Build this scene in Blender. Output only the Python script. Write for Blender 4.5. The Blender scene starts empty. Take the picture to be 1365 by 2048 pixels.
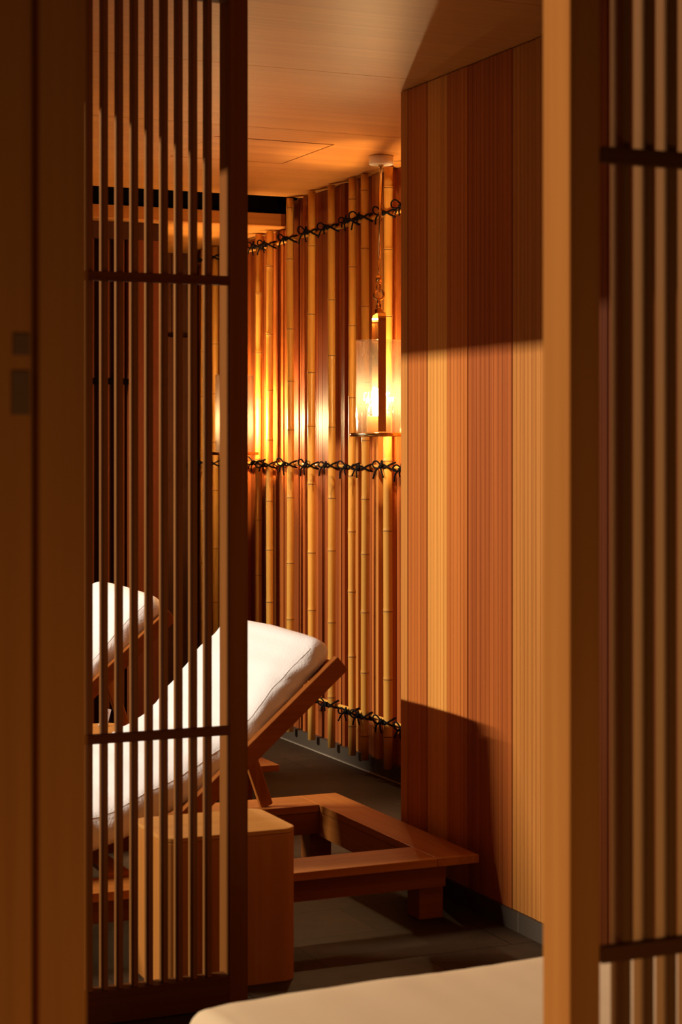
import bpy, bmesh, math, random
from mathutils import Vector, Matrix, noise

# ------------------------------------------------------------------ camera, world, lights
scene = bpy.context.scene
C = scene.collection
YAW = math.atan(1633 / 3700)
cam_d = bpy.data.cameras.new('camera')
cam = bpy.data.objects.new('camera', cam_d); C.objects.link(cam)
cam.location = (0, 0, 1.5)
cam.rotation_euler = (math.pi / 2, 0, -YAW)
cam_d.sensor_fit = 'VERTICAL'; cam_d.sensor_height = 36; cam_d.sensor_width = 24
cam_d.lens = 3700 / 2048 * 36
cam_d.shift_y = -139 / 2048
cam_d.clip_start = 0.05; cam_d.clip_end = 100
cam_d.dof.use_dof = True; cam_d.dof.focus_distance = 7.6; cam_d.dof.aperture_fstop = 5.6
scene.camera = cam
scene.view_settings.view_transform = 'Standard'
scene.view_settings.look = 'None'
scene.view_settings.exposure = 0.0
scene.view_settings.gamma = 1.0
scene.view_settings.use_curve_mapping = False
scene.render.film_transparent = False

world = bpy.data.worlds.new('dim_hall'); scene.world = world
world.use_nodes = True
wbg = world.node_tree.nodes['Background']
wbg.inputs[0].default_value = (1.0, 0.52, 0.20, 1)
wbg.inputs[1].default_value = 0.03

def lamp(name, kind, loc, power, color, size, target=None, spot=None, blend=0.3):
    d = bpy.data.lights.new(name, kind)
    d.energy = power; d.color = color; d.shadow_soft_size = size
    o = bpy.data.objects.new(name, d); C.objects.link(o); o.location = loc
    if target:
        o.rotation_euler = (Vector(target) - Vector(loc)).to_track_quat('-Z', 'Y').to_euler()
    if spot:
        d.spot_size = math.radians(spot); d.spot_blend = blend
    return o
# high hall spotlight beyond the open left side of the lounge
hs = lamp('hall_light_strip', 'AREA', (-5.0, 8.2, 4.9), 1080, (1.0, 0.86, 0.70), 0.1, (2.0, 8.2, 1.9))
hs.data.shape = 'RECTANGLE'; hs.data.size = 3.0; hs.data.size_y = 0.10
# added low fill that brightens the foreground posts, no lamp known there
cl = lamp('post_fill', 'AREA', (0.75, 0.9, 0.55), 4.8, (1.0, 0.66, 0.36), 0.1, (1.1, 3.0, 0.75))
cl.data.shape = 'DISK'; cl.data.size = 0.5
# added unseen fill above the daybed, brightens the lounger fronts
lamp('lounger_fill', 'SPOT', (2.30, 2.75, 2.25), 5, (1.0, 0.68, 0.38), 0.06, (2.15, 4.6, 0.2), 62, 0.6)

# ------------------------------------------------------------------ helpers
def setp(o, label=None, cat=None, group=None, kind=None):
    if label: o['label'] = label
    if cat: o['category'] = cat
    if group: o['group'] = group
    if kind: o['kind'] = kind
    return o

def thing(name, loc, label, cat, group=None):
    o = bpy.data.objects.new(name, None); C.objects.link(o)
    o.location = loc; o.empty_display_size = 0.1
    return setp(o, label, cat, group)

def abs_loc(o):
    v = Vector(o.location)
    while o.parent:
        o = o.parent; v += Vector(o.location)
    return v

def obj(name, bm, mats, parent=None, bevel=0.0, smooth=False, origin=None, seg=2):
    """link a bmesh built in world coordinates as one object"""
    me = bpy.data.meshes.new(name)
    if origin is None:
        if len(bm.verts):
            xs = [v.co.x for v in bm.verts]; ys = [v.co.y for v in bm.verts]; zs = [v.co.z for v in bm.verts]
            origin = Vector(((min(xs) + max(xs)) / 2, (min(ys) + max(ys)) / 2, min(zs)))
        else: origin = Vector()
    origin = Vector(origin)
    bmesh.ops.recalc_face_normals(bm, faces=bm.faces[:])
    bmesh.ops.translate(bm, verts=bm.verts[:], vec=-origin)
    bm.to_mesh(me); bm.free()
    if not isinstance(mats, (list, tuple)): mats = [mats]
    for m in mats: me.materials.append(m)
    o = bpy.data.objects.new(name, me); C.objects.link(o)
    if parent:
        o.parent = parent; o.location = origin - abs_loc(parent)
    else:
        o.location = origin
    if smooth:
        for p in me.polygons: p.use_smooth = True
    if bevel:
        b = o.modifiers.new('bevel', 'BEVEL'); b.width = bevel; b.segments = seg
        b.limit_method = 'ANGLE'; b.angle_limit = math.radians(40)
    return o

def box(bm, x0, x1, y0, y1, z0, z1, mi=0, mat=None):
    vs = [bm.verts.new((x, y, z)) for x in (x0, x1) for y in (y0, y1) for z in (z0, z1)]
    if mat:
        for v in vs: v.co = mat @ v.co
    for idx in ((0, 1, 3, 2), (4, 6, 7, 5), (0, 4, 5, 1), (2, 3, 7, 6), (0, 2, 6, 4), (1, 5, 7, 3)):
        f = bm.faces.new([vs[i] for i in idx]); f.material_index = mi
    return vs

def B(*a, **k):
    bm = bmesh.new(); box(bm, *a, **k); return bm

def beam(bm, p0, p1, w, h, side=(0, 1, 0), mi=0):
    """bar from p0 to p1, w along side, h along the third axis"""
    p0 = Vector(p0); p1 = Vector(p1); d = (p1 - p0); L = d.length; d.normalize()
    s = Vector(side); s = (s - s.dot(d) * d).normalized(); n = d.cross(s)
    vs = []
    for t in (0, L):
        for a in (-w / 2, w / 2):
            for b_ in (-h / 2, h / 2):
                vs.append(bm.verts.new(p0 + d * t + s * a + n * b_))
    for idx in ((0, 1, 3, 2), (4, 6, 7, 5), (0, 4, 5, 1), (2, 3, 7, 6), (0, 2, 6, 4), (1, 5, 7, 3)):
        f = bm.faces.new([vs[i] for i in idx]); f.material_index = mi

def lathe(bm, prof, c, n=24, mi=0, cap=True, offs=None):
    """prof: list of (r, z)"""
    rings = []
    for i, (r, z) in enumerate(prof):
        ox, oy = offs[i] if offs else (0, 0)
        rings.append([bm.verts.new((c[0] + ox + r * math.cos(2 * math.pi * k / n), c[1] + oy + r * math.sin(2 * math.pi * k / n), c[2] + z)) for k in range(n)])
    for a, b_ in zip(rings, rings[1:]):
        for k in range(n):
            f = bm.faces.new((a[k], a[(k + 1) % n], b_[(k + 1) % n], b_[k])); f.material_index = mi; f.smooth = True
    if cap:
        f = bm.faces.new(rings[0][::-1]); f.material_index = mi
        f = bm.faces.new(rings[-1]); f.material_index = mi
    return rings

def tube(bm, pts, r, n=8, closed=False, mi=0, cap=True):
    pts = [Vector(p) for p in pts]; N = len(pts)
    rings = []; up = Vector((0.3, 0.2, 0.93))
    for i, p in enumerate(pts):
        if closed: t = pts[(i + 1) % N] - pts[i - 1]
        else: t = pts[min(i + 1, N - 1)] - pts[max(i - 1, 0)]
        if t.length < 1e-9: t = Vector((0, 0, 1))
        t.normalize()
        a = up - up.dot(t) * t
        if a.length < 0.05: a = Vector((1, 0, 0)) - t.x * t
        a.normalize(); up = a; b_ = t.cross(a)
        rr = r[i] if isinstance(r, (list, tuple)) else r
        rings.append([bm.verts.new(p + (a * math.cos(2 * math.pi * k / n) + b_ * math.sin(2 * math.pi * k / n)) * rr) for k in range(n)])
    rng = range(N) if closed else range(N - 1)
    for i in rng:
        A, Bq = rings[i], rings[(i + 1) % N]
        for k in range(n):
            f = bm.faces.new((A[k], A[(k + 1) % n], Bq[(k + 1) % n], Bq[k])); f.material_index = mi; f.smooth = True
    if not closed and cap:
        bm.faces.new(rings[0][::-1]).material_index = mi; bm.faces.new(rings[-1]).material_index = mi

def cr(pts, sub=6, closed=False):
    """Catmull-Rom"""
    P = [Vector(p) for p in pts]; N = len(P); out = []
    rng = range(N) if closed else range(N - 1)
    for i in rng:
        if closed: p0, p1, p2, p3 = P[i - 1], P[i], P[(i + 1) % N], P[(i + 2) % N]
        else: p0, p1, p2, p3 = P[max(i - 1, 0)], P[i], P[i + 1], P[min(i + 2, N - 1)]
        for k in range(sub):
            t = k / sub
            out.append(0.5 * ((2 * p1) + (p2 - p0) * t + (2 * p0 - 5 * p1 + 4 * p2 - p3) * t * t + (3 * p1 - p0 - 3 * p2 + p3) * t ** 3))
    if not closed: out.append(P[-1])
    return out

# ------------------------------------------------------------------ materials
def new_mat(name):
    m = bpy.data.materials.new(name); m.use_nodes = True
    nt = m.node_tree; nt.nodes.clear()
    out = nt.nodes.new('ShaderNodeOutputMaterial')
    return m, nt, out

def principled(name, col, rough=0.5, metal=0.0, spec=0.5, extra=None):
    m, nt, out = new_mat(name)
    p = nt.nodes.new('ShaderNodeBsdfPrincipled')
    p.inputs['Base Color'].default_value = (*col, 1)
    p.inputs['Roughness'].default_value = rough
    p.inputs['Metallic'].default_value = metal
    p.inputs['Specular IOR Level'].default_value = spec
    nt.links.new(p.outputs[0], out.inputs[0])
    if extra: extra(nt, p)
    return m

def wood(name, light, dark, axis='Z', fine=60.0, rough=0.7, spec=0.06, contrast=0.35, bump=0.08, knots=False):
    m, nt, out = new_mat(name); L = nt.links.new; N = nt.nodes.new
    tc = N('ShaderNodeTexCoord'); oi = N('ShaderNodeObjectInfo')
    add = N('ShaderNodeVectorMath'); add.operation = 'ADD'
    cmb = N('ShaderNodeVectorMath'); cmb.operation = 'SCALE'; cmb.inputs[0].default_value = (7.3, 5.1, 3.7)
    L(oi.outputs['Random'], cmb.inputs['Scale']); L(tc.outputs['Object'], add.inputs[0]); L(cmb.outputs[0], add.inputs[1])
    def mp(sl, sc):
        q = N('ShaderNodeMapping'); s = [sc, sc, sc]; s['XYZ'.index(axis)] = sl
        q.inputs['Scale'].default_value = s; L(add.outputs[0], q.inputs['Vector']); return q
    m1 = mp(0.5, fine); m2 = mp(0.35, 9.0)
    n1 = N('ShaderNodeTexNoise'); n1.inputs['Scale'].default_value = 1.0; n1.inputs['Detail'].default_value = 5; n1.inputs['Roughness'].default_value = 0.65
    n1.inputs['Distortion'].default_value = 0.15
    n2 = N('ShaderNodeTexNoise'); n2.inputs['Scale'].default_value = 1.0; n2.inputs['Detail'].default_value = 3; n2.inputs['Distortion'].default_value = 0.6
    L(m1.outputs[0], n1.inputs['Vector']); L(m2.outputs[0], n2.inputs['Vector'])
    r1 = N('ShaderNodeMapRange'); r1.inputs['From Min'].default_value = 0.36; r1.inputs['From Max'].default_value = 0.64
    r1.inputs['To Min'].default_value = 0.5 - contrast; r1.inputs['To Max'].default_value = 0.5 + contrast
    L(n1.outputs[0], r1.inputs[0])
    r2 = N('ShaderNodeMapRange'); r2.inputs['From Min'].default_value = 0.3; r2.inputs['From Max'].default_value = 0.7
    L(n2.outputs[0], r2.inputs[0])
    mx = N('ShaderNodeMath'); mx.operation = 'MULTIPLY_ADD'; mx.inputs[1].default_value = 0.40; L(r2.outputs[0], mx.inputs[0])
    sc = N('ShaderNodeMath'); sc.operation = 'MULTIPLY'; sc.inputs[1].default_value = 0.60; L(r1.outputs[0], sc.inputs[0]); L(sc.outputs[0], mx.inputs[2])
    ramp = N('ShaderNodeMix'); ramp.data_type = 'RGBA'
    ramp.inputs[6].default_value = (*dark, 1); ramp.inputs[7].default_value = (*light, 1)
    L(mx.outputs[0], ramp.inputs[0])
    p = N('ShaderNodeBsdfPrincipled'); p.inputs['Roughness'].default_value = rough; p.inputs['Specular IOR Level'].default_value = spec
    L(ramp.outputs[2], p.inputs['Base Color'])
    bp = N('ShaderNodeBump'); bp.inputs['Strength'].default_value = bump; bp.inputs['Distance'].default_value = 0.002
    L(n1.outputs[0], bp.inputs['Height']); L(bp.outputs[0], p.inputs['Normal'])
    L(p.outputs[0], out.inputs[0])
    return m

# cedar tones
T = {
 'light': ((0.82, 0.38, 0.085), (0.58, 0.235, 0.044)),
 'gold':  ((0.64, 0.265, 0.056), (0.40, 0.145, 0.027)),
 'mid':   ((0.62, 0.200, 0.038), (0.38, 0.100, 0.016)),
 'red':   ((0.50, 0.140, 0.026), (0.29, 0.066, 0.012)),
 'brown': ((0.38, 0.100, 0.020), (0.17, 0.036, 0.008)),
}
M = {}
for k, (l, d) in T.items():
    M[k] = wood('cedar_' + k, l, d, 'Z', fine=95, contrast=0.5, rough=0.48, spec=0.22)
M['ceil'] = wood('cedar_ceiling_veneer', (0.66, 0.285, 0.058), (0.44, 0.165, 0.030), 'X', fine=80, rough=0.42, spec=0.28)
M['furn_x'] = wood('cedar_board_x', (0.50, 0.185, 0.036), (0.32, 0.098, 0.017), 'X', fine=50, rough=0.4)
M['furn_y'] = wood('cedar_board_y', (0.50, 0.185, 0.036), (0.32, 0.098, 0.017), 'Y', fine=50, rough=0.4)
M['furn_z'] = wood('cedar_board_z', (0.50, 0.185, 0.036), (0.32, 0.098, 0.017), 'Z', fine=50, rough=0.4)
M['furn_shaded'] = wood('cedar_rail_shaded', (0.34, 0.108, 0.020), (0.21, 0.058, 0.010), 'X', fine=50, rough=0.5)  # board cedar darkened: shade on rails, aprons and legs put into the colour
M['block'] = wood('cedar_block', (0.56, 0.23, 0.050), (0.38, 0.135, 0.026), 'Z', fine=35, rough=0.42)
M['blocktop'] = wood('cedar_end_grain', (0.62, 0.30, 0.075), (0.42, 0.175, 0.038), 'X', fine=90, rough=0.5, contrast=0.5)
M['screen'] = wood('screen_cedar_shaded', (0.30, 0.130, 0.030), (0.20, 0.075, 0.015), 'Z', fine=90, rough=0.7, spec=0.08)  # slats darkened along with the stile, their shade is in the colour
M['screen_post_shaded'] = wood('screen_stile_shaded', (0.24, 0.090, 0.018), (0.16, 0.052, 0.010), 'Z', fine=60, rough=0.8, spec=0.05)  # post cedar darkened: the unlit stile front is put into the colour
M['pull'] = principled('finger_pull_shade', (0.20, 0.085, 0.020), 0.7)  # darker post tone paints the shade inside the recessed pulls
M['screen_rail'] = wood('screen_rail_cedar', (0.16, 0.055, 0.014), (0.09, 0.03, 0.008), 'X', fine=80, rough=0.5)
M['post'] = wood('post_cedar', (0.60, 0.230, 0.045), (0.42, 0.140, 0.025), 'Z', fine=30, rough=0.85, spec=0.04)
M['dark'] = wood('dark_shaded_wood', (0.09, 0.028, 0.009), (0.045, 0.013, 0.004), 'Z', fine=60, rough=0.6)  # very dark tone: low light at the far end put into the colour
M['darkred'] = wood('dark_red_boards', (0.22, 0.052, 0.011), (0.11, 0.024, 0.006), 'Z', fine=60, rough=0.55)
M['black_gap'] = principled('recess_shade', (0.004, 0.002, 0.001), 1.0, 0, 0.0)  # near-black: shade inside slots and seams put into the colour
M['rope'] = principled('black_rope', (0.008, 0.006, 0.006), 0.9, 0, 0.1)
M['canopy'] = principled('cream_enamel', (0.80, 0.72, 0.55), 0.4)
M['grout'] = principled('pale_grout', (0.26, 0.21, 0.15), 0.8)

def brass_extra(nt, p):
    n = nt.nodes.new('ShaderNodeTexNoise'); n.inputs['Scale'].default_value = 30
    r = nt.nodes.new('ShaderNodeMapRange'); r.inputs['To Min'].default_value = 0.10; r.inputs['To Max'].default_value = 0.26
    nt.links.new(n.outputs[0], r.inputs[0]); nt.links.new(r.outputs[0], p.inputs['Roughness'])
M['amber_brass'] = principled('amber_brass', (0.42, 0.22, 0.05), 0.5, 0.6)
M['brass'] = principled('polished_brass', (0.72, 0.46, 0.18), 0.18, 1.0, extra=brass_extra)

def bamboo_extra(nt, p):
    L = nt.links.new; N = nt.nodes.new
    tc = N('ShaderNodeTexCoord'); oi = N('ShaderNodeObjectInfo')
    mp = N('ShaderNodeMapping'); mp.inputs['Scale'].default_value = (60, 60, 1.2); L(tc.outputs['Object'], mp.inputs[0])
    n = N('ShaderNodeTexNoise'); n.inputs['Scale'].default_value = 1; n.inputs['Detail'].default_value = 4; L(mp.outputs[0], n.inputs['Vector'])
    mixc = N('ShaderNodeMix'); mixc.data_type = 'RGBA'
    mixc.inputs[6].default_value = (0.62, 0.29, 0.045, 1); mixc.inputs[7].default_value = (0.80, 0.43, 0.085, 1)
    L(n.outputs[0], mixc.inputs[0])
    hs = N('ShaderNodeHueSaturation'); r = N('ShaderNodeMapRange'); r.inputs['To Min'].default_value = 0.8; r.inputs['To Max'].default_value = 1.12
    L(oi.outputs['Random'], r.inputs[0]); L(r.outputs[0], hs.inputs['Value']); L(mixc.outputs[2], hs.inputs['Color'])
    L(hs.outputs[0], p.inputs['Base Color'])
M['bamboo'] = principled('dried_bamboo', (0.6, 0.36, 0.12), 0.32, 0.0, 0.5, extra=bamboo_extra)
M['bamboo_node'] = principled('bamboo_node_ring', (0.20, 0.085, 0.025), 0.6)

def fabric_extra(scale, strength):
    def f(nt, p):
        L = nt.links.new; N = nt.nodes.new
        tc = N('ShaderNodeTexCoord')
        n = N('ShaderNodeTexNoise'); n.inputs['Scale'].default_value = scale; n.inputs['Detail'].default_value = 4; L(tc.outputs['Object'], n.inputs['Vector'])
        b = N('ShaderNodeBump'); b.inputs['Strength'].default_value = strength; b.inputs['Distance'].default_value = 0.004
        L(n.outputs[0], b.inputs['Height']); L(b.outputs[0], p.inputs['Normal'])
    return f
M['terry'] = principled('cream_terry_cloth', (0.88, 0.86, 0.84), 0.95, 0, 0.1, extra=fabric_extra(160, 0.5))
M['sheet'] = principled('cream_sheet', (0.80, 0.60, 0.36), 0.85, 0, 0.2, extra=fabric_extra(9, 0.35))

# slate floor
def slate():
    m, nt, out = new_mat('dark_slate_tiles'); L = nt.links.new; N = nt.nodes.new
    tc = N('ShaderNodeTexCoord')
    br = N('ShaderNodeTexBrick'); br.inputs['Scale'].default_value = 1.0
    br.inputs['Brick Width'].default_value = 0.6; br.inputs['Row Height'].default_value = 0.3
    br.inputs['Mortar Size'].default_value = 0.003; br.offset = 0.5
    br.inputs['Color1'].default_value = (0.056, 0.034, 0.016, 1); br.inputs['Color2'].default_value = (0.038, 0.023, 0.011, 1)
    br.inputs['Mortar'].default_value = (0.018, 0.011, 0.006, 1)
    L(tc.outputs['Object'], br.inputs['Vector'])
    n = N('ShaderNodeTexNoise'); n.inputs['Scale'].default_value = 5; n.inputs['Detail'].default_value = 8; n.inputs['Roughness'].default_value = 0.65
    L(tc.outputs['Object'], n.inputs['Vector'])
    mix = N('ShaderNodeMix'); mix.data_type = 'RGBA'; mix.blend_type = 'MULTIPLY'; mix.inputs[0].default_value = 0.8
    rp = N('ShaderNodeMapRange'); rp.inputs['From Min'].default_value = 0.3; rp.inputs['From Max'].default_value = 0.7; rp.inputs['To Min'].default_value = 0.6; rp.inputs['To Max'].default_value = 1.3
    L(n.outputs[0], rp.inputs[0]); L(br.outputs[0], mix.inputs[6]); L(rp.outputs[0], mix.inputs[7])
    p = N('ShaderNodeBsdfPrincipled'); p.inputs['Roughness'].default_value = 0.6; p.inputs['Specular IOR Level'].default_value = 0.2
    L(mix.outputs[2], p.inputs['Base Color'])
    b = N('ShaderNodeBump'); b.inputs['Strength'].default_value = 0.5; b.inputs['Distance'].default_value = 0.006
    L(n.outputs[0], b.inputs['Height']); L(b.outputs[0], p.inputs['Normal']); L(p.outputs[0], out.inputs[0])
    return m
M['slate'] = slate()
M['skirt'] = principled('slate_skirting', (0.06, 0.042, 0.025), 0.6)

# seeded glass: thin wall, lets lamp light through
def glass():
    m, nt, out = new_mat('seeded_glass'); L = nt.links.new; N = nt.nodes.new
    tc = N('ShaderNodeTexCoord'); mp = N('ShaderNodeMapping'); mp.inputs['Scale'].default_value = (45, 45, 22); L(tc.outputs['Object'], mp.inputs[0])
    n = N('ShaderNodeTexNoise'); n.inputs['Scale'].default_value = 1.0; n.inputs['Detail'].default_value = 3; L(mp.outputs[0], n.inputs['Vector'])
    b = N('ShaderNodeBump'); b.inputs['Strength'].default_value = 0.9; b.inputs['Distance'].default_value = 0.008; L(n.outputs[0], b.inputs['Height'])
    tr = N('ShaderNodeBsdfTransparent'); tr.inputs[0].default_value = (0.93, 0.92, 0.90, 1)
    gl = N('ShaderNodeBsdfGlossy'); gl.inputs['Roughness'].default_value = 0.04; gl.inputs[0].default_value = (1, 0.97, 0.93, 1); L(b.outputs[0], gl.inputs['Normal'])
    lw = N('ShaderNodeLayerWeight'); lw.inputs['Blend'].default_value = 0.35; L(b.outputs[0], lw.inputs['Normal'])
    mr = N('ShaderNodeMapRange'); mr.inputs['To Min'].default_value = 0.04; mr.inputs['To Max'].default_value = 0.5; L(lw.outputs['Fresnel'], mr.inputs[0])
    mx = N('ShaderNodeMixShader'); L(mr.outputs[0], mx.inputs[0]); L(tr.outputs[0], mx.inputs[1]); L(gl.outputs[0], mx.inputs[2])
    df = N('ShaderNodeBsdfTranslucent'); df.inputs[0].default_value = (0.9, 0.82, 0.72, 1)
    m2 = N('ShaderNodeMixShader'); m2.inputs[0].default_value = 0.006; L(mx.outputs[0], m2.inputs[1]); L(df.outputs[0], m2.inputs[2])
    L(m2.outputs[0], out.inputs[0])
    return m
M['glass'] = glass()
m, nt, out = new_mat('glowing_bulb'); e = nt.nodes.new('ShaderNodeEmission'); e.inputs[0].default_value = (1, 0.74, 0.42, 1); e.inputs[1].default_value = 40
nt.links.new(e.outputs[0], out.inputs[0]); M['bulb'] = m
M['card'] = principled('white_card', (0.85, 0.82, 0.78), 0.6)
M['ink_red'] = principled('red_print', (0.55, 0.05, 0.03), 0.6)
M['ink_black'] = principled('black_print', (0.02, 0.02, 0.02), 0.6)

# ------------------------------------------------------------------ setting
XW = 2.788      # face of the panelled wall
XB = 3.55       # face behind the bamboo
H = 2.72; HL = 2.585
def struct(name, bm, mats, **k):
    return setp(obj(name, bm, mats, **k), kind='structure')

struct('floor', B(-7, 3.75, -1.5, 10.4, -0.1, 0), M['slate'], origin=(0, 0.05, 0))

# ceiling of veneered panels with thin seams, an open square for the access hatch
bm = bmesh.new()
g = 0.002
HX0, HX1, HY0, HY1 = 2.515, 3.035, 6.94, 7.51
ys = [2.2, 3.41, 4.50, 5.59, 6.68, 7.77, 8.52]
for y0, y1 in zip(ys, ys[1:]):
    a0, a1 = y0 + g, y1 - g
    if y0 < HY0 < y1:
        box(bm, 0.46, HX0, a0, a1, H, H + 0.03); box(bm, HX1, 3.7, a0, a1, H, H + 0.03)
        box(bm, HX0, HX1, a0, HY0, H, H + 0.03); box(bm, HX0, HX1, HY1, a1, H, H + 0.03)
    else:
        box(bm, 0.46, 3.7, a0, a1, H, H + 0.03)
box(bm, 0.46, 3.7, 2.2, 8.62, H + 0.035, H + 0.3, mi=1)
struct('ceiling', bm, [M['ceil'], M['black_gap']])
# lower ceiling past the beam
bm = bmesh.new()
box(bm, 0.46, 3.7, 8.66, 10.2, HL, HL + 0.03); box(bm, 0.46, 3.7, 8.70, 10.3, HL + 0.03, 3.0, mi=1)
struct('ceiling_lower', bm, [M['ceil'], M['black_gap']])
bm = bmesh.new(); box(bm, 0.46, 3.50, 8.62, 8.66, HL, 2.648)
struct('trim_1', bm, M['furn_x'], bevel=0.002)
bm = bmesh.new(); box(bm, 0.46, 3.7, 8.66, 8.70, 2.6, 3.0)
struct('slot_shade', bm, M['black_gap'])  # black strip painting the shade in the slot above the beam

hatch = obj('ceiling_access_panel', B(HX0 + 0.004, HX1 - 0.004, HY0 + 0.020, HY1 - 0.003, H + 0.001, H + 0.016), M['ceil'])
setp(hatch, 'square wooden access hatch set flush in the ceiling, dark gap along its near edge', 'access panel')

# panelled wall: fluted planks, each its own cedar tone
random.seed(11)
def fluted(bm, face, y0, y1, z0, z1, depth, ribs, mi, back):
    """one plank on a plane x = face (room side is smaller x), grooves between its ribs"""
    G = 0.0018
    w = (y1 - y0 - 2 * G) / ribs
    pr = []
    y = y0 + G
    for r in range(ribs):
        pr += [(face, y + 0.0010), (face, y + w - 0.0010)]
        if r < ribs - 1: pr += [(face + depth, y + w - 0.0004), (face + depth, y + w + 0.0004)]
        y += w
    pr = [(back, y0 + G), (face + 0.0015, y0 + G)] + pr + [(face + 0.0015, y1 - G), (back, y1 - G)]
    lo = [bm.verts.new((x, yy, z0)) for x, yy in pr]; hi = [bm.verts.new((x, yy, z1)) for x, yy in pr]
    n = len(pr)
    for i in range(n):
        f = bm.faces.new((lo[i], lo[(i + 1) % n], hi[(i + 1) % n], hi[i])); f.material_index = mi
    f = bm.faces.new(lo[::-1]); f.material_index = mi
    f = bm.faces.new(hi); f.material_index = mi
bm = bmesh.new()
tones = [2, 0, 2, 3, 3, 1, 1, 3, 2, 0, 3, 2, 4, 1, 3, 2, 0]       # from the far end
mats = [M['light'], M['gold'], M['mid'], M['red'], M['brown'], M['black_gap']]
y = 5.745; P = 0.147
for i, t in enumerate(tones):
    fluted(bm, XW + (0.0015 if i % 2 else 0), y - P, y, 0.062, H - 0.004, 0.0016, random.choice((4, 5, 5, 6)), t, XW + 0.02)
    y -= P
YE = y
box(bm, XW + 0.02, 3.75, 1.3, 5.80, 0, H, mi=4)
struct('wall_right', bm, mats)
struct('light_block_jamb', B(2.71, XW - 0.002, 4.50, 4.58, 0.0, H - 0.002), M['dark'], bevel=0.002)  # hidden jamb added to hold light and bounce off the screen front
struct('trim_3', B(XW - 0.001, XW + 0.03, 5.747, 5.80, 0.0, H - 0.002), M['gold'], bevel=0.0015)
bm = bmesh.new()
yy = 5.80
k = 0
while yy > 3.3:
    y2 = yy - 0.42; box(bm, XW - 0.006, XW + 0.02, y2 + 0.003, yy, 0, 0.060); box(bm, XW - 0.0055, XW + 0.02, y2, y2 + 0.003, 0, 0.060, mi=1); yy = y2
struct('baseboard_right', bm, [M['skirt'], M['grout']])

bm = bmesh.new(); random.seed(8); y = 4.45
while y > 1.3:
    fluted(bm, 2.60, y - 0.147, y, 0.0, H - 0.004, 0.0022, 5, random.choice((2, 3, 4, 3)), 2.64); y -= 0.147
box(bm, 2.64, 2.79, y, 4.445, 0, H, mi=4)
struct('wall_right_near', bm, mats)  # wall shaped forward to keep hall light out of the lattice gaps
# wall behind the bamboo: ribs of uneven depth
bm = bmesh.new(); random.seed(5)
y = 5.80
while y < 10.2:
    w = random.choice((0.025, 0.035, 0.05, 0.07)); d = random.choice((0.0, 0.006, 0.016, 0.022))
    t = random.choice((2, 2, 3, 3, 4, 4, 1, 2))
    y2 = min(y + w, 10.2)
    fluted(bm, XB + d - 0.022, y, y2, 0.07, (H if y < 8.6 else HL) - 0.003, 0.003, max(1, int(w / 0.02)), t, XB + 0.03)
    y = y2
box(bm, XB + 0.03, 3.75, 5.80, 10.3, 0, 3.0, mi=4)
struct('wall_bamboo_side', bm, mats)
bm = bmesh.new(); box(bm, XB - 0.032, XB + 0.03, 5.80, 10.2, 0, 0.070)
box(bm, XB - 0.040, XB - 0.032, 5.80, 10.2, 0, 0.004, mi=1)
struct('baseboard_bamboo_side', bm, [M['skirt'], M['grout']])

# far end
bm = bmesh.new(); random.seed(3)
x = 0.46
while x < 3.6:
    box(bm, x + 0.002, min(x + 0.115, 3.6), 10.06 + random.choice((0, 0.012)), 10.2, 0, HL); x += 0.117
box(bm, 0.3, 3.75, 10.19, 10.3, 0, 3.0)
struct('wall_back', bm, M['dark'])
bm = bmesh.new(); box(bm, 3.12, 3.50, 10.0, 10.05, 0.01, 2.10)
d2 = struct('dark_end_panel', bm, M['dark'], bevel=0.002)  # near-black panel added to paint the darkness of the far corner
obj('panel_handle', B(3.16, 3.175, 9.975, 10.0, 0.95, 1.15), M['screen_rail'], d2, bevel=0.003)
# unseen wall added to keep the hall light off the far end
struct('wall_left_shield', B(0.30, 0.46, 8.75, 10.3, 0, 3.0), M['dark'])

# slatted partition at the far left
part = thing('slatted_partition', (2.2, 8.80, 0), 'dark red slatted wooden partition behind the far lounger, under the lower ceiling', 'partition')
obj('header', B(0.5, 2.90, 8.76, 8.84, 2.50, HL - 0.002), M['dark'], part, bevel=0.002)
obj('rail', B(0.5, 2.72, 8.752, 8.772, 1.785, 1.815), M['black_gap'], part)
obj('post', B(2.72, 2.90, 8.76, 8.84, 0, 2.50), M['darkred'], part, bevel=0.002)
x = 2.66
while x > 1.9:
    obj('slat', B(x, x + 0.045, 8.775, 8.81, 0.0, 2.50), M['darkred'], part)
    x -= 0.078
obj('board_panel', B(0.5, 2.72, 8.815, 8.83, 0.0, 2.50), M['dark'], part)

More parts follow.
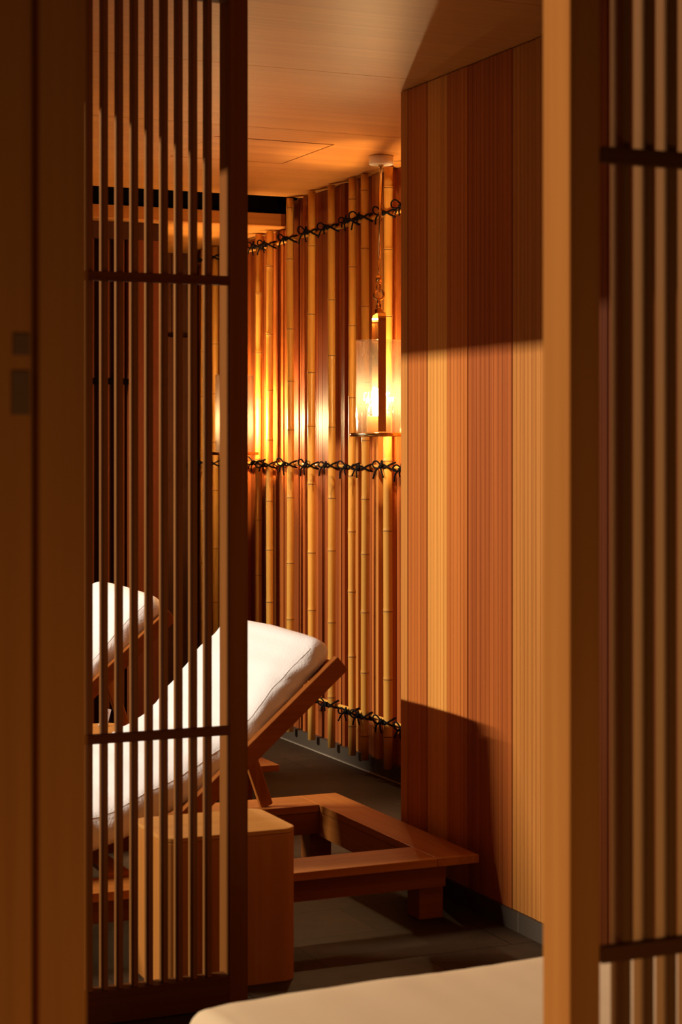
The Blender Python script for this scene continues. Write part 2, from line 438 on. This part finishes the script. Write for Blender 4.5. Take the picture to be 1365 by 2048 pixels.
# ------------------------------------------------------------------ lattice screens
def screen(y, x_stile, side, n, label, first, pm):
    """side -1: slats run to the left of the stile, +1: to the right"""
    xs = [first + side * 0.0406 * k for k in range(n)]
    x_end = xs[-1] + side * 0.045
    x0 = min(xs + [x_stile, x_end]); x1 = max(xs + [x_stile, x_end])
    s = thing('lattice_screen', ((x0 + x1) / 2, y + 0.03, 0), label, 'screen')
    obj('stile', B(x_stile, x_stile + 0.052, y, y + 0.080, 0.004, 2.715), pm, s, bevel=0.002)
    e0 = x_end - (0.052 if side < 0 else -0.012)
    obj('stile', B(e0, e0 + 0.052, y, y + 0.080, 0.004, 2.715), pm, s, bevel=0.002)
    ra = x_stile + 0.052 if side > 0 else e0 + 0.052
    rb = e0 if side > 0 else x_stile
    for z0, z1 in ((0.726, 0.750), (1.916, 1.940)):
        obj('rail', B(ra, rb, y - 0.006, y + 0.012, z0, z1), M['screen_rail'], s, bevel=0.0015)
    obj('bottom_rail', B(ra, rb, y - 0.004, y + 0.05, 0.004, 0.088), M['screen_rail'], s, bevel=0.002)
    obj('top_rail', B(ra, rb, y - 0.004, y + 0.05, 2.672, 2.715), M['screen_rail'], s, bevel=0.002)
    for xx in xs:
        obj('slat', B(xx, xx + 0.0125, y + 0.006, y + 0.046, 0.088, 2.672), M['screen'], s, bevel=0.0012, seg=1)
    return s
screen(4.60, 1.708, -1, 15, 'tall narrow wooden lattice screen standing left of the side table, loungers seen through it', 1.648, M['screen_post_shaded'])
screen(2.36, 1.411, 1, 18, 'blurred wooden lattice screen nearest the camera, at the right edge behind the golden post edge', 1.509, M['post'])

# door leaf at the left, closest to the camera
dl = bpy.data.objects.new('door_1', None); C.objects.link(dl); dl.location = (0.5, 2.4, 0); setp(dl, kind='structure')
obj('stile', B(0.612, 0.676, 2.36, 2.43, 0.004, 2.70), M['post'], dl, bevel=0.002)
obj('panel', B(0.15, 0.610, 2.385, 2.42, 0.004, 2.70), M['post'], dl, bevel=0.002)
obj('finger_pull', B(0.581, 0.606, 2.382, 2.386, 1.536, 1.594), M['pull'], dl, bevel=0.0015)
obj('finger_pull', B(0.583, 0.606, 2.382, 2.386, 1.614, 1.643), M['pull'], dl, bevel=0.0015)

# ------------------------------------------------------------------ bamboo
for z, nm in ((2.515, 'close under the ceiling'), (1.390, 'at the middle row of rope ties'), (0.262, 'near the floor')):
    bmr = bmesh.new()
    tube(bmr, [(3.512, 5.82 + i * (10.17 - 5.82) / 20, z + 0.002 * math.sin(i * 1.7)) for i in range(21)], 0.0085, 10)
    r = obj('bamboo_rod', bmr, M['bamboo'])
    setp(r, 'thin horizontal bamboo rod tied behind the upright poles, ' + nm, 'rod')

LEFT = Vector((-0.915, 0.404, 0)); TOW = Vector((-0.404, -0.915, 0))   # directions on the pole seen from the room
def rope_tie(parent, px, py, z, seed):
    rnd = random.Random(seed)
    b = bmesh.new()
    c = Vector((px, py, z))
    R = 0.0225
    # two crossing wraps that go round pole and rod
    for s in (1, -1):
        pts = []
        for k in range(20):
            a = 2 * math.pi * k / 20
            dx, dy = R * math.cos(a), R * math.sin(a)
            if dx > 0: dx = dx * 1.55
            pts.append(c + Vector((dx, dy, s * 0.013 * math.cos(a + 0.4) + s * 0.004)))
        tube(b, pts, 0.0042, 6, closed=True)
    kn = c + Vector((-R - 0.006, 0.012, 0.0))
    bmesh.ops.create_icosphere(b, subdivisions=2, radius=0.0105, matrix=Matrix.Translation(kn) @ Matrix.Diagonal((1, 1.2, 0.9, 1)))
    tube(b, [kn + Vector((0.003, 0.01, -0.010)), kn + Vector((-0.010, 0.0, 0.0)), kn + Vector((0.003, -0.008, 0.011))], 0.0048, 6)
    W = Vector((-0.35, 0.93, 0)).normalized()
    # bow loops
    for s, amp in ((1, rnd.uniform(0.8, 1.3)), (-1, rnd.uniform(0.35, 0.7))):
        L_ = 0.034 * amp; hh = 0.013 * amp + 0.003; up = rnd.uniform(0.0, 0.55)
        loop = [kn, kn + W * s * L_ * 0.5 + Vector((-0.006, 0, hh * 1.1 + up * 0.02)), kn + W * s * L_ + Vector((-0.010, 0, hh * 0.6 + up * 0.035)),
                kn + W * s * L_ * 1.02 + Vector((-0.010, 0, -hh * 0.4 + up * 0.028)), kn + W * s * L_ * 0.5 + Vector((-0.008, 0, -hh * 0.6 + up * 0.01))]
        tube(b, cr(loop, 5, closed=True), 0.0036, 6, closed=True)
    # tails
    for s in (1, -0.25 + rnd.uniform(-0.3, 0.3)):
        L_ = rnd.uniform(0.03, 0.055)
        pts = cr([kn, kn + W * s * L_ * 0.4 + Vector((-0.008, 0, -L_ * 0.35)), kn + W * s * L_ * rnd.uniform(0.5, 0.9) + Vector((-0.006, 0, -L_))], 4)
        tube(b, pts, 0.0038, 6)
    return obj('rope_tie', b, M['rope'], parent)

poles = [  # y, radius, top z, label
 (9.800, 0.0175, HL, 'farthest bamboo pole, seen through the lattice beside the dark end wall'),
 (9.610, 0.0175, HL, 'second farthest bamboo pole, seen through the lattice next to its last slat'),
 (8.949, 0.0175, HL, 'bright bamboo pole directly beside the far glass lantern'),
 (8.795, 0.0180, HL, 'bamboo pole under the lower ceiling, just before the beam end'),
 (8.518, 0.0180, H, 'bamboo pole that covers the end of the ceiling beam'),
 (8.244, 0.0185, H, 'bamboo pole rising above the corner of the white lounger mattress'),
 (8.001, 0.0180, H, 'bamboo pole rising behind the top corner of the reclined wooden backrest'),
 (7.765, 0.0175, H, 'left pole of the close pair of bamboo poles beside the near lantern'),
 (7.621, 0.0180, H, 'right pole of the close pair of bamboo poles, touching the lantern outline'),
 (7.378, 0.0205, H, 'thick bamboo pole standing behind the near glass lantern'),
 (7.175, 0.0180, H, 'bamboo pole mostly hidden behind the corner of the panelled wall'),
]
for i, (py, r, zt, lab) in enumerate(poles):
    rnd = random.Random(100 + i)
    X = 3.483
    root = thing('bamboo_pole', (X, py, 0.062), lab, 'bamboo pole', 'upright bamboo poles on the side wall')
    bmb = bmesh.new()
    prof = []; offs = []; rings = []
    z = 0.062; zn = z + rnd.uniform(0.08, 0.30); sgn = 1
    top = zt - 0.006
    ph = rnd.uniform(0, 6); amp = rnd.uniform(0.001, 0.0035)
    kink = [0, 0]
    def wob(z): return (amp * 0.4 * math.sin(z * 2.1 + ph), amp * math.sin(z * 2.6 + ph * 1.3))
    prof.append((r, 0)); offs.append(wob(z))
    while zn < top - 0.03:
        zl = zn - 0.062
        for dz, dr in ((-0.02, 0), (-0.006, 0.0006), (-0.0015, 0.0016), (0.0, -0.0006), (0.0015, 0.0018), (0.006, 0.0005), (0.02, -0.0004)):
            prof.append((r + dr, zl + dz)); offs.append(wob(zn))
        rings.append(zn); zn += rnd.uniform(0.24, 0.36)
    prof.append((r, top - 0.062)); offs.append(wob(top))
    lathe(bmb, prof, (X, py, 0.062), 20, offs=offs)
    obj('culm', bmb, M['bamboo'], root)
    for zn in rings:
        bn = bmesh.new(); o_ = wob(zn)
        lathe(bn, [(r - 0.001, -0.003), (r + 0.0016, -0.0026), (r + 0.0016, 0.0006), (r - 0.001, 0.001)], (X + o_[0], py + o_[1], zn), 20)
        obj('node_ring', bn, M['bamboo_node'], root)
    for j, z in enumerate((2.515, 1.390, 0.262)):
        rope_tie(root, X, py, z + rnd.uniform(-0.006, 0.006), i * 7 + j)

# ------------------------------------------------------------------ pendant lanterns
def lantern(x, y, ztop, label, zg):
    """zg: height of the tray"""
    t = thing('pendant_lantern', (x, y, zg), label, 'pendant lamp', 'glass pendant lanterns along the bamboo wall')
    cx, cy = x + 0.020, y + 0.020
    b = bmesh.new(); lathe(b, [(0.050, 0), (0.0515, 0.002), (0.0515, 0.034), (0.050, 0.036)], (cx, cy, ztop - 0.037), 40)
    cn = obj('canopy', b, M['canopy'], t)
    b = bmesh.new(); lathe(b, [(0.010, -0.008), (0.012, 0)], (cx, cy, ztop - 0.037), 16); obj('rod_collar', b, M['brass'], cn)
    zr = zg + 0.665
    b = bmesh.new(); tube(b, [(cx, cy, ztop - 0.04), (x + 0.004, y + 0.004, zr + 0.075)], 0.0052, 12); tube(b, [(x + 0.004, y + 0.004, zr + 0.075), (x, y, zr)], 0.0028, 10)
    obj('rod', b, M['brass'], t)
    b = bmesh.new(); lathe(b, [(0.0125, 0), (0.0125, 0.026)], (x, y, zr - 0.024), 20); lathe(b, [(0.002, -0.010), (0.009, -0.008), (0.0125, 0)], (x, y, zr - 0.024), 20)
    obj('rod_coupling', b, M['brass'], t)
    # chain links
    def link(cz, hw, hh, ang, r):
        bl = bmesh.new(); ca, sa = math.cos(ang), math.sin(ang)
        tube(bl, [(x + hw * math.cos(a) * ca, y + hw * math.cos(a) * sa, cz + hh * math.sin(a)) for a in [2 * math.pi * k / 20 for k in range(20)]], r, 8, closed=True)
        obj('chain_link', bl, M['brass'], t)
    link(zr - 0.045, 0.009, 0.020, 0.3, 0.0042)
    link(zr - 0.078, 0.021, 0.022, -0.42, 0.0052)
    link(zr - 0.106, 0.013, 0.020, 0.9, 0.0050)
    link(zr - 0.128, 0.008, 0.013, -0.42, 0.0042)
    zs = zg + 0.505
    obj('chain_block', B(x - 0.013, x + 0.013, y - 0.013, y + 0.013, zs + 0.002, zs + 0.020), M['brass'], t, bevel=0.001)
    # strap: an upside-down U of flat bar over the glass
    b = bmesh.new()
    ang = math.radians(72); ux, uy = math.cos(ang), math.sin(ang)        # plane of the loop
    Rw = 0.112; hw = 0.0165; th = 0.0045
    path = [(-Rw, zg + 0.004), (-Rw, zs - 0.035)]
    for k in range(1, 7):
        a = math.pi - k * math.pi / 12; path.append((-Rw + 0.035 + 0.035 * math.cos(a), zs - 0.035 + 0.035 * math.sin(a)))
    path = path + [(-p, q) for p, q in path[::-1]]
    rings = []
    for i, (p, q) in enumerate(path):
        pa = Vector(path[max(i - 1, 0)]); pb = Vector(path[min(i + 1, len(path) - 1)]); tt = (pb - pa).normalized(); nn = Vector((-tt.y, tt.x))
        ring = []
        for so, sw in ((1, 1), (1, -1), (-1, -1), (-1, 1)):
            pp = p + nn.x * th / 2 * so; qq = q + nn.y * th / 2 * so
            ring.append(b.verts.new((x + ux * pp - uy * hw * sw, y + uy * pp + ux * hw * sw, qq)))
        rings.append(ring)
    for A, Bq in zip(rings, rings[1:]):
        for k in range(4): b.faces.new((A[k], A[(k + 1) % 4], Bq[(k + 1) % 4], Bq[k]))
    b.faces.new(rings[0][::-1]); b.faces.new(rings[-1])
    obj('strap', b, M['brass'], t, bevel=0.0008)
    b = bmesh.new(); lathe(b, [(0.122, -0.016), (0.124, -0.014), (0.124, -0.001), (0.122, 0.0)], (x, y, zg), 56)
    obj('tray', b, M['brass'], t)
    b = bmesh.new()
    lathe(b, [(0.0975, 0.0), (0.0985, 0.10), (0.0980, 0.25), (0.0985, 0.388), (0.0965, 0.391), (0.0945, 0.388), (0.0940, 0.25), (0.0945, 0.10), (0.0935, 0.0)], (x, y, zg + 0.001), 56, cap=False)
    obj('glass_cylinder', b, M['glass'], t)
    b = bmesh.new(); lathe(b, [(0.052, 0.0), (0.052, 0.068), (0.050, 0.070), (0.046, 0.066), (0.046, 0.058)], (x, y, zg + 0.001), 36)
    obj('bulb_cup', b, M['amber_brass'], t)
    b = bmesh.new(); lathe(b, [(0.004, 0.0), (0.014, 0.004), (0.022, 0.022), (0.0235, 0.036), (0.018, 0.052), (0.008, 0.060), (0.001, 0.062)], (x, y, zg + 0.074), 24)
    obj('bulb', b, M['bulb'], t)
    d = bpy.data.lights.new('lantern_light', 'POINT'); d.energy = 72; d.color = (1.0, 0.64, 0.29); d.shadow_soft_size = 0.025
    lo = bpy.data.objects.new('lantern_light', d); C.objects.link(lo); lo.parent = t; lo.location = (0, 0, 0.15)
    return t
lantern(3.318, 7.120, H, 'near glass cylinder lantern with brass strap hanging from a rod beside the panelled wall', 1.541)
lantern(3.318, 8.870, HL, 'far glass cylinder lantern partly hidden by the edge of the left lattice screen', 1.452)

# ------------------------------------------------------------------ loungers
def soft(bm, path, thick, y0, y1, seed, wr=0.004, nring=36, head_round=0.05):
    """cushion swept along path of top-surface points (x, z); closed, rounded"""
    pts = cr([(p[0], 0, p[1]) for p in path], 10)
    dense = []
    for a, b_ in zip(pts, pts[1:]):
        k = max(1, int((b_ - a).length / 0.02))
        for j in range(k): dense.append(a.lerp(b_, j / k))
    dense.append(pts[-1]); pts = dense; N = len(pts)
    s = [0]
    for a, b_ in zip(pts, pts[1:]): s.append(s[-1] + (b_ - a).length)
    T_ = s[-1]; W = (y1 - y0) / 2; yc = (y0 + y1) / 2
    rings = []; seam = ([], [])
    def frame(i):
        t = (pts[min(i + 2, N - 1)] - pts[max(i - 2, 0)]).normalized()
        return t, Vector((-t.z, 0, t.x))
    def ring(i, ext, shrink):
        t, n = frame(i); th = thick[0] + (thick[1] - thick[0]) * s[i] / T_
        c = pts[i] - n * th / 2 + t * ext
        out = []
        for k in range(nring):
            a = 2 * math.pi * k / nring
            e = 0.22
            cy = math.copysign(abs(math.cos(a)) ** e, math.cos(a)); cz = math.copysign(abs(math.sin(a)) ** (0.55), math.sin(a))
            yy_ = cy * W * (1 - (1 - shrink) * 0.35 * (0.10 / W) * 2); hh = cz * th / 2 * shrink
            if cz > 0: hh += 0.010 * (1 - (cy) ** 2) * shrink
            p = c + Vector((0, yc + yy_, 0)) + n * hh
            q = p * 5 + Vector((seed, 0, 0)); q2 = Vector((p.x * 26, p.y * 7, p.z * 12)) + Vector((0, seed, 0))
            d = noise.noise(q) * wr * 1.6 + noise.noise(q2) * wr * 0.8
            edge = abs(cy) ** 6
            fold = abs(noise.noise(Vector((p.x * 9 + p.z * 3, seed, p.z * 17 - p.x * 6)))) * edge * (1 - abs(cz)) * wr * 2.6
            p += n * d * (1 if cz > -0.3 else 0.2) * (1 - 0.6 * edge) + Vector((0, math.copysign(d * 0.5 - fold, cy) * edge, 0))
            out.append(bm.verts.new(p))
        return out
    R = head_round
    for k in range(1, 6):
        a = math.pi / 2 * k / 6; rings.append(ring(0, -R * math.cos(a) + R * 0, math.sin(a) ** 0.6))
    for i in range(N): rings.append(ring(i, 0, 1))
    for k in range(5, 0, -1):
        a = math.pi / 2 * k / 6; rings.append(ring(N - 1, R * math.cos(a), math.sin(a) ** 0.6))
    for A, Bq in zip(rings, rings[1:]):
        for k in range(nring):
            bm.faces.new((A[k], A[(k + 1) % nring], Bq[(k + 1) % nring], Bq[k])).smooth = True
    bm.faces.new(rings[0][::-1]); bm.faces.new(rings[-1])
    # seam lines at the top edges
    for side, kk in ((1, 3), (-1, nring // 2 - 3)):
        seam[0 if side > 0 else 1].extend([r_[kk].co.copy() for r_ in rings[5:-5]])
    return seam

PZ = 0.21
def make_lounger(y0, label):
    """platform from y0 to y0+1.12; head at the +x end"""
    x0, x1 = 0.25, 2.735
    y1 = y0 + 1.12
    t = thing('reclining_lounger', ((x0 + x1) / 2, (y0 + y1) / 2, 0), label, 'lounger', 'low wooden reclining loungers')
    bw = 0.185; bx = 0.145; th = 0.026
    obj('side_board', B(x0, x1 - bx - 0.0008, y0, y0 + bw, PZ - th, PZ), M['furn_x'], t, bevel=0.002)
    obj('side_board', B(x0, x1 - bx - 0.0008, y1 - bw, y1, PZ - th, PZ), M['furn_x'], t, bevel=0.002)
    obj('end_board', B(x1 - bx, x1, y0, y1, PZ - th, PZ), M['furn_y'], t, bevel=0.002)
    obj('end_board', B(x0 - bx, x0 - 0.0008, y0, y1, PZ - th, PZ), M['furn_y'], t, bevel=0.002)
    zl = PZ - th - 0.001; za = zl - 0.075
    obj('apron', B(x0 - 0.06, x1 - 0.09, y0 + 0.055, y0 + 0.085, za, zl), M['furn_shaded'], t)
    obj('apron', B(x0 - 0.06, x1 - 0.09, y1 - bw + 0.001, y1 - bw + 0.03, za, zl), M['furn_shaded'], t)
    obj('apron', B(x1 - bx + 0.001, x1 - bx + 0.028, y0 + 0.087, y1 - bw, za - 0.01, zl), M['furn_y'], t)
    obj('apron', B(x0 - 0.03, x0 - 0.001, y0 + 0.087, y1 - bw, za, zl), M['furn_y'], t)
    for lx in (x1 - 0.165, x0 - 0.10):
        for ly in (y0 + 0.09, y1 - 0.145):
            obj('leg', B(lx, lx + 0.085, ly, ly + 0.085, 0, zl), M['furn_shaded'], t, bevel=0.003)
    # bed slats under the flat part
    for i in range(9):
        xs_ = x0 + 0.05 + i * 0.16
        obj('bed_slat', B(xs_, xs_ + 0.07, y0 + bw - 0.02, y1 - bw + 0.02, PZ + 0.001, PZ + 0.015), M['furn_y'], t)
    # reclined back frame
    b0 = Vector((1.70, 0, 0.262)); b1 = Vector((2.335, 0, 0.812))
    ax = (b1 - b0).normalized()
    ny0, ny1 = y0 + 0.165, y0 + 1.025
    def rail(yy_):
        b = bmesh.new(); beam(b, b0 + Vector((0, yy_, 0)), b1 + Vector((0, yy_, 0)), 0.032, 0.056); return b
    obj('backrest_rail', rail(ny0), M['furn_shaded'], t, bevel=0.003)
    obj('backrest_rail', rail(ny1), M['furn_shaded'], t, bevel=0.003)
    b = bmesh.new(); c = b1 - ax * 0.050
    beam(b, c + Vector((0, ny0 + 0.0165, 0)), c + Vector((0, ny1 - 0.0165, 0)), 0.085, 0.024, side=ax)
    obj('head_crossbar', b, M['furn_y'], t, bevel=0.003)
    nrm = Vector((-ax.z, 0, ax.x))
    for k in range(5):
        b = bmesh.new(); c = b0 + ax * (0.06 + 0.14 * k) + nrm * 0.012
        beam(b, c + Vector((0, ny0 + 0.0165, 0)), c + Vector((0, ny1 - 0.0165, 0)), 0.06, 0.014, side=ax)
        obj('back_slat', b, M['furn_y'], t)
    b = bmesh.new(); beam(b, (2.405, ny1 - 0.045, PZ + 0.002), (2.235, ny1 - 0.045, 0.70), 0.026, 0.048)
    obj('prop_strut', b, M['furn_z'], t, bevel=0.006)
    return t
def make_mattress(y0, label, seed):
    b = bmesh.new()
    path = [(0.22, 0.395), (0.8, 0.398), (1.30, 0.372), (1.56, 0.402), (1.76, 0.480), (1.93, 0.562), (2.03, 0.665), (2.13, 0.772), (2.235, 0.872)]
    seam = soft(b, path, (0.165, 0.105), y0 + 0.205, y0 + 1.000, seed, wr=0.013)
    root = obj('lounger_mattress', b, M['terry'], None)
    setp(root, label, 'mattress', 'white terry lounger mattresses')
    for sm_ in seam:
        bb = bmesh.new(); tube(bb, sm_, 0.0016, 6); obj('piping', bb, M['terry'], root)
    return root

def copy_tree(o, parent=None):
    c = o.copy(); C.objects.link(c); c.parent = parent
    for ch in o.children: copy_tree(ch, c)
    return c
LY = 5.125; STEP = 1.75
l1 = make_lounger(LY, 'near low wooden lounger with raised backrest, its open frame corner reaching the panelled wall')
m1 = make_mattress(LY, 'white terry mattress on the near lounger, bent up over its backrest behind the side table', 3.0)
l2 = copy_tree(l1); l2.location.y += STEP; l2.location.x += 0.03
l2['label'] = 'far low wooden lounger with raised backrest, seen through the left lattice screen'
m2 = make_mattress(LY + STEP, 'white terry mattress on the far lounger, cut off by the left door edge', 12.0)
m2.location.x += 0.03

# ------------------------------------------------------------------ side tables
def make_table(x0, x1, y0, y1, h, label):
    t = thing('side_table', ((x0 + x1) / 2, (y0 + y1) / 2, 0), label, 'side table', 'solid wooden block side tables')
    def rr(z0, z1, R, mi=0):
        b = bmesh.new(); pts = []
        for cx, cy, a0 in ((x1 - R, y1 - R, 0), (x0 + R, y1 - R, 90), (x0 + R, y0 + R, 180), (x1 - R, y0 + R, 270)):
            for k in range(9):
                a = math.radians(a0 + k * 90 / 8); pts.append((cx + R * math.cos(a), cy + R * math.sin(a)))
        lo = [b.verts.new((px, py, z0)) for px, py in pts]; hi = [b.verts.new((px, py, z1)) for px, py in pts]
        n = len(pts)
        for i in range(n): b.faces.new((lo[i], lo[(i + 1) % n], hi[(i + 1) % n], hi[i]))
        b.faces.new(lo[::-1]); b.faces.new(hi)
        return b
    obj('block', rr(0.0, h - 0.014, 0.045), M['block'], t, bevel=0.002)
    obj('top', rr(h - 0.0135, h, 0.045), M['blocktop'], t, bevel=0.003)
    return t
t1 = make_table(1.585, 1.978, 4.775, 5.085, 0.425, 'near square wooden block side table with rounded corners, in front of the near lounger')
t2 = copy_tree(t1); t2.location = (t2.location.x + 0.095, t2.location.y + 1.775, 0)
t2['label'] = 'far wooden block side table between the two loungers, a white card on it'

# small printed card
card = thing('table_card', (2.005, 6.78, 0.426), 'small white card with red and black print on the far side table', 'card')
cm = Matrix.Translation((2.005, 6.78, 0.4265)) @ Matrix.Rotation(math.radians(-20), 4, 'Z') @ Matrix.Rotation(math.radians(14), 4, 'Y') @ Matrix.Rotation(math.radians(-12), 4, 'X')
obj('card_sheet', B(-0.016, 0.016, -0.0008, 0.0008, 0.004, 0.066, mat=cm), M['card'], card)
obj('card_foot', B(-0.018, 0.018, -0.010, 0.010, 0.0, 0.004, mat=Matrix.Translation((2.005, 6.78, 0.4265)) @ Matrix.Rotation(math.radians(-20), 4, 'Z')), M['card'], card)
b = bmesh.new()
for zz, xx, w in ((0.050, 0.004, 0.006), (0.043, -0.001, 0.008), (0.036, 0.003, 0.005), (0.029, 0.0, 0.006), (0.024, -0.006, 0.004)):
    box(b, xx - w / 2, xx + w / 2, -0.0014, -0.0009, zz, zz + 0.004, mat=cm)
obj('red_print', b, M['ink_red'], card)
b = bmesh.new()
box(b, -0.013, 0.006, -0.0014, -0.0009, 0.013, 0.0155, mat=cm); box(b, -0.013, 0.000, -0.0014, -0.0009, 0.0085, 0.0105, mat=cm)
obj('black_print', b, M['ink_black'], card)

# ------------------------------------------------------------------ near daybed
db = thing('daybed', (2.0, 2.95, 0), 'low dark wooden daybed base under the cream mattress in the foreground', 'daybed')
obj('platform', B(1.13, 2.58, 2.52, 3.36, 0.16, 0.20), M['furn_x'], db, bevel=0.003)
obj('side_board', B(1.15, 2.58, 3.33, 3.36, 0.201, 0.30), M['furn_x'], db, bevel=0.003)
for lx in (1.17, 2.46):
    for ly in (2.56, 3.24):
        obj('leg', B(lx, lx + 0.08, ly, ly + 0.08, 0, 0.1595), M['furn_z'], db, bevel=0.003)
b = bmesh.new()
soft(b, [(1.165, 0.452), (1.28, 0.458), (1.6, 0.462), (2.2, 0.468), (2.53, 0.462)], (0.235, 0.235), 2.50, 3.315, 5.0, wr=0.0025, nring=48, head_round=0.045)
dm = obj('daybed_mattress', b, M['sheet'], None)
setp(dm, 'large smooth cream mattress corner in the foreground at the bottom of the photo', 'mattress')
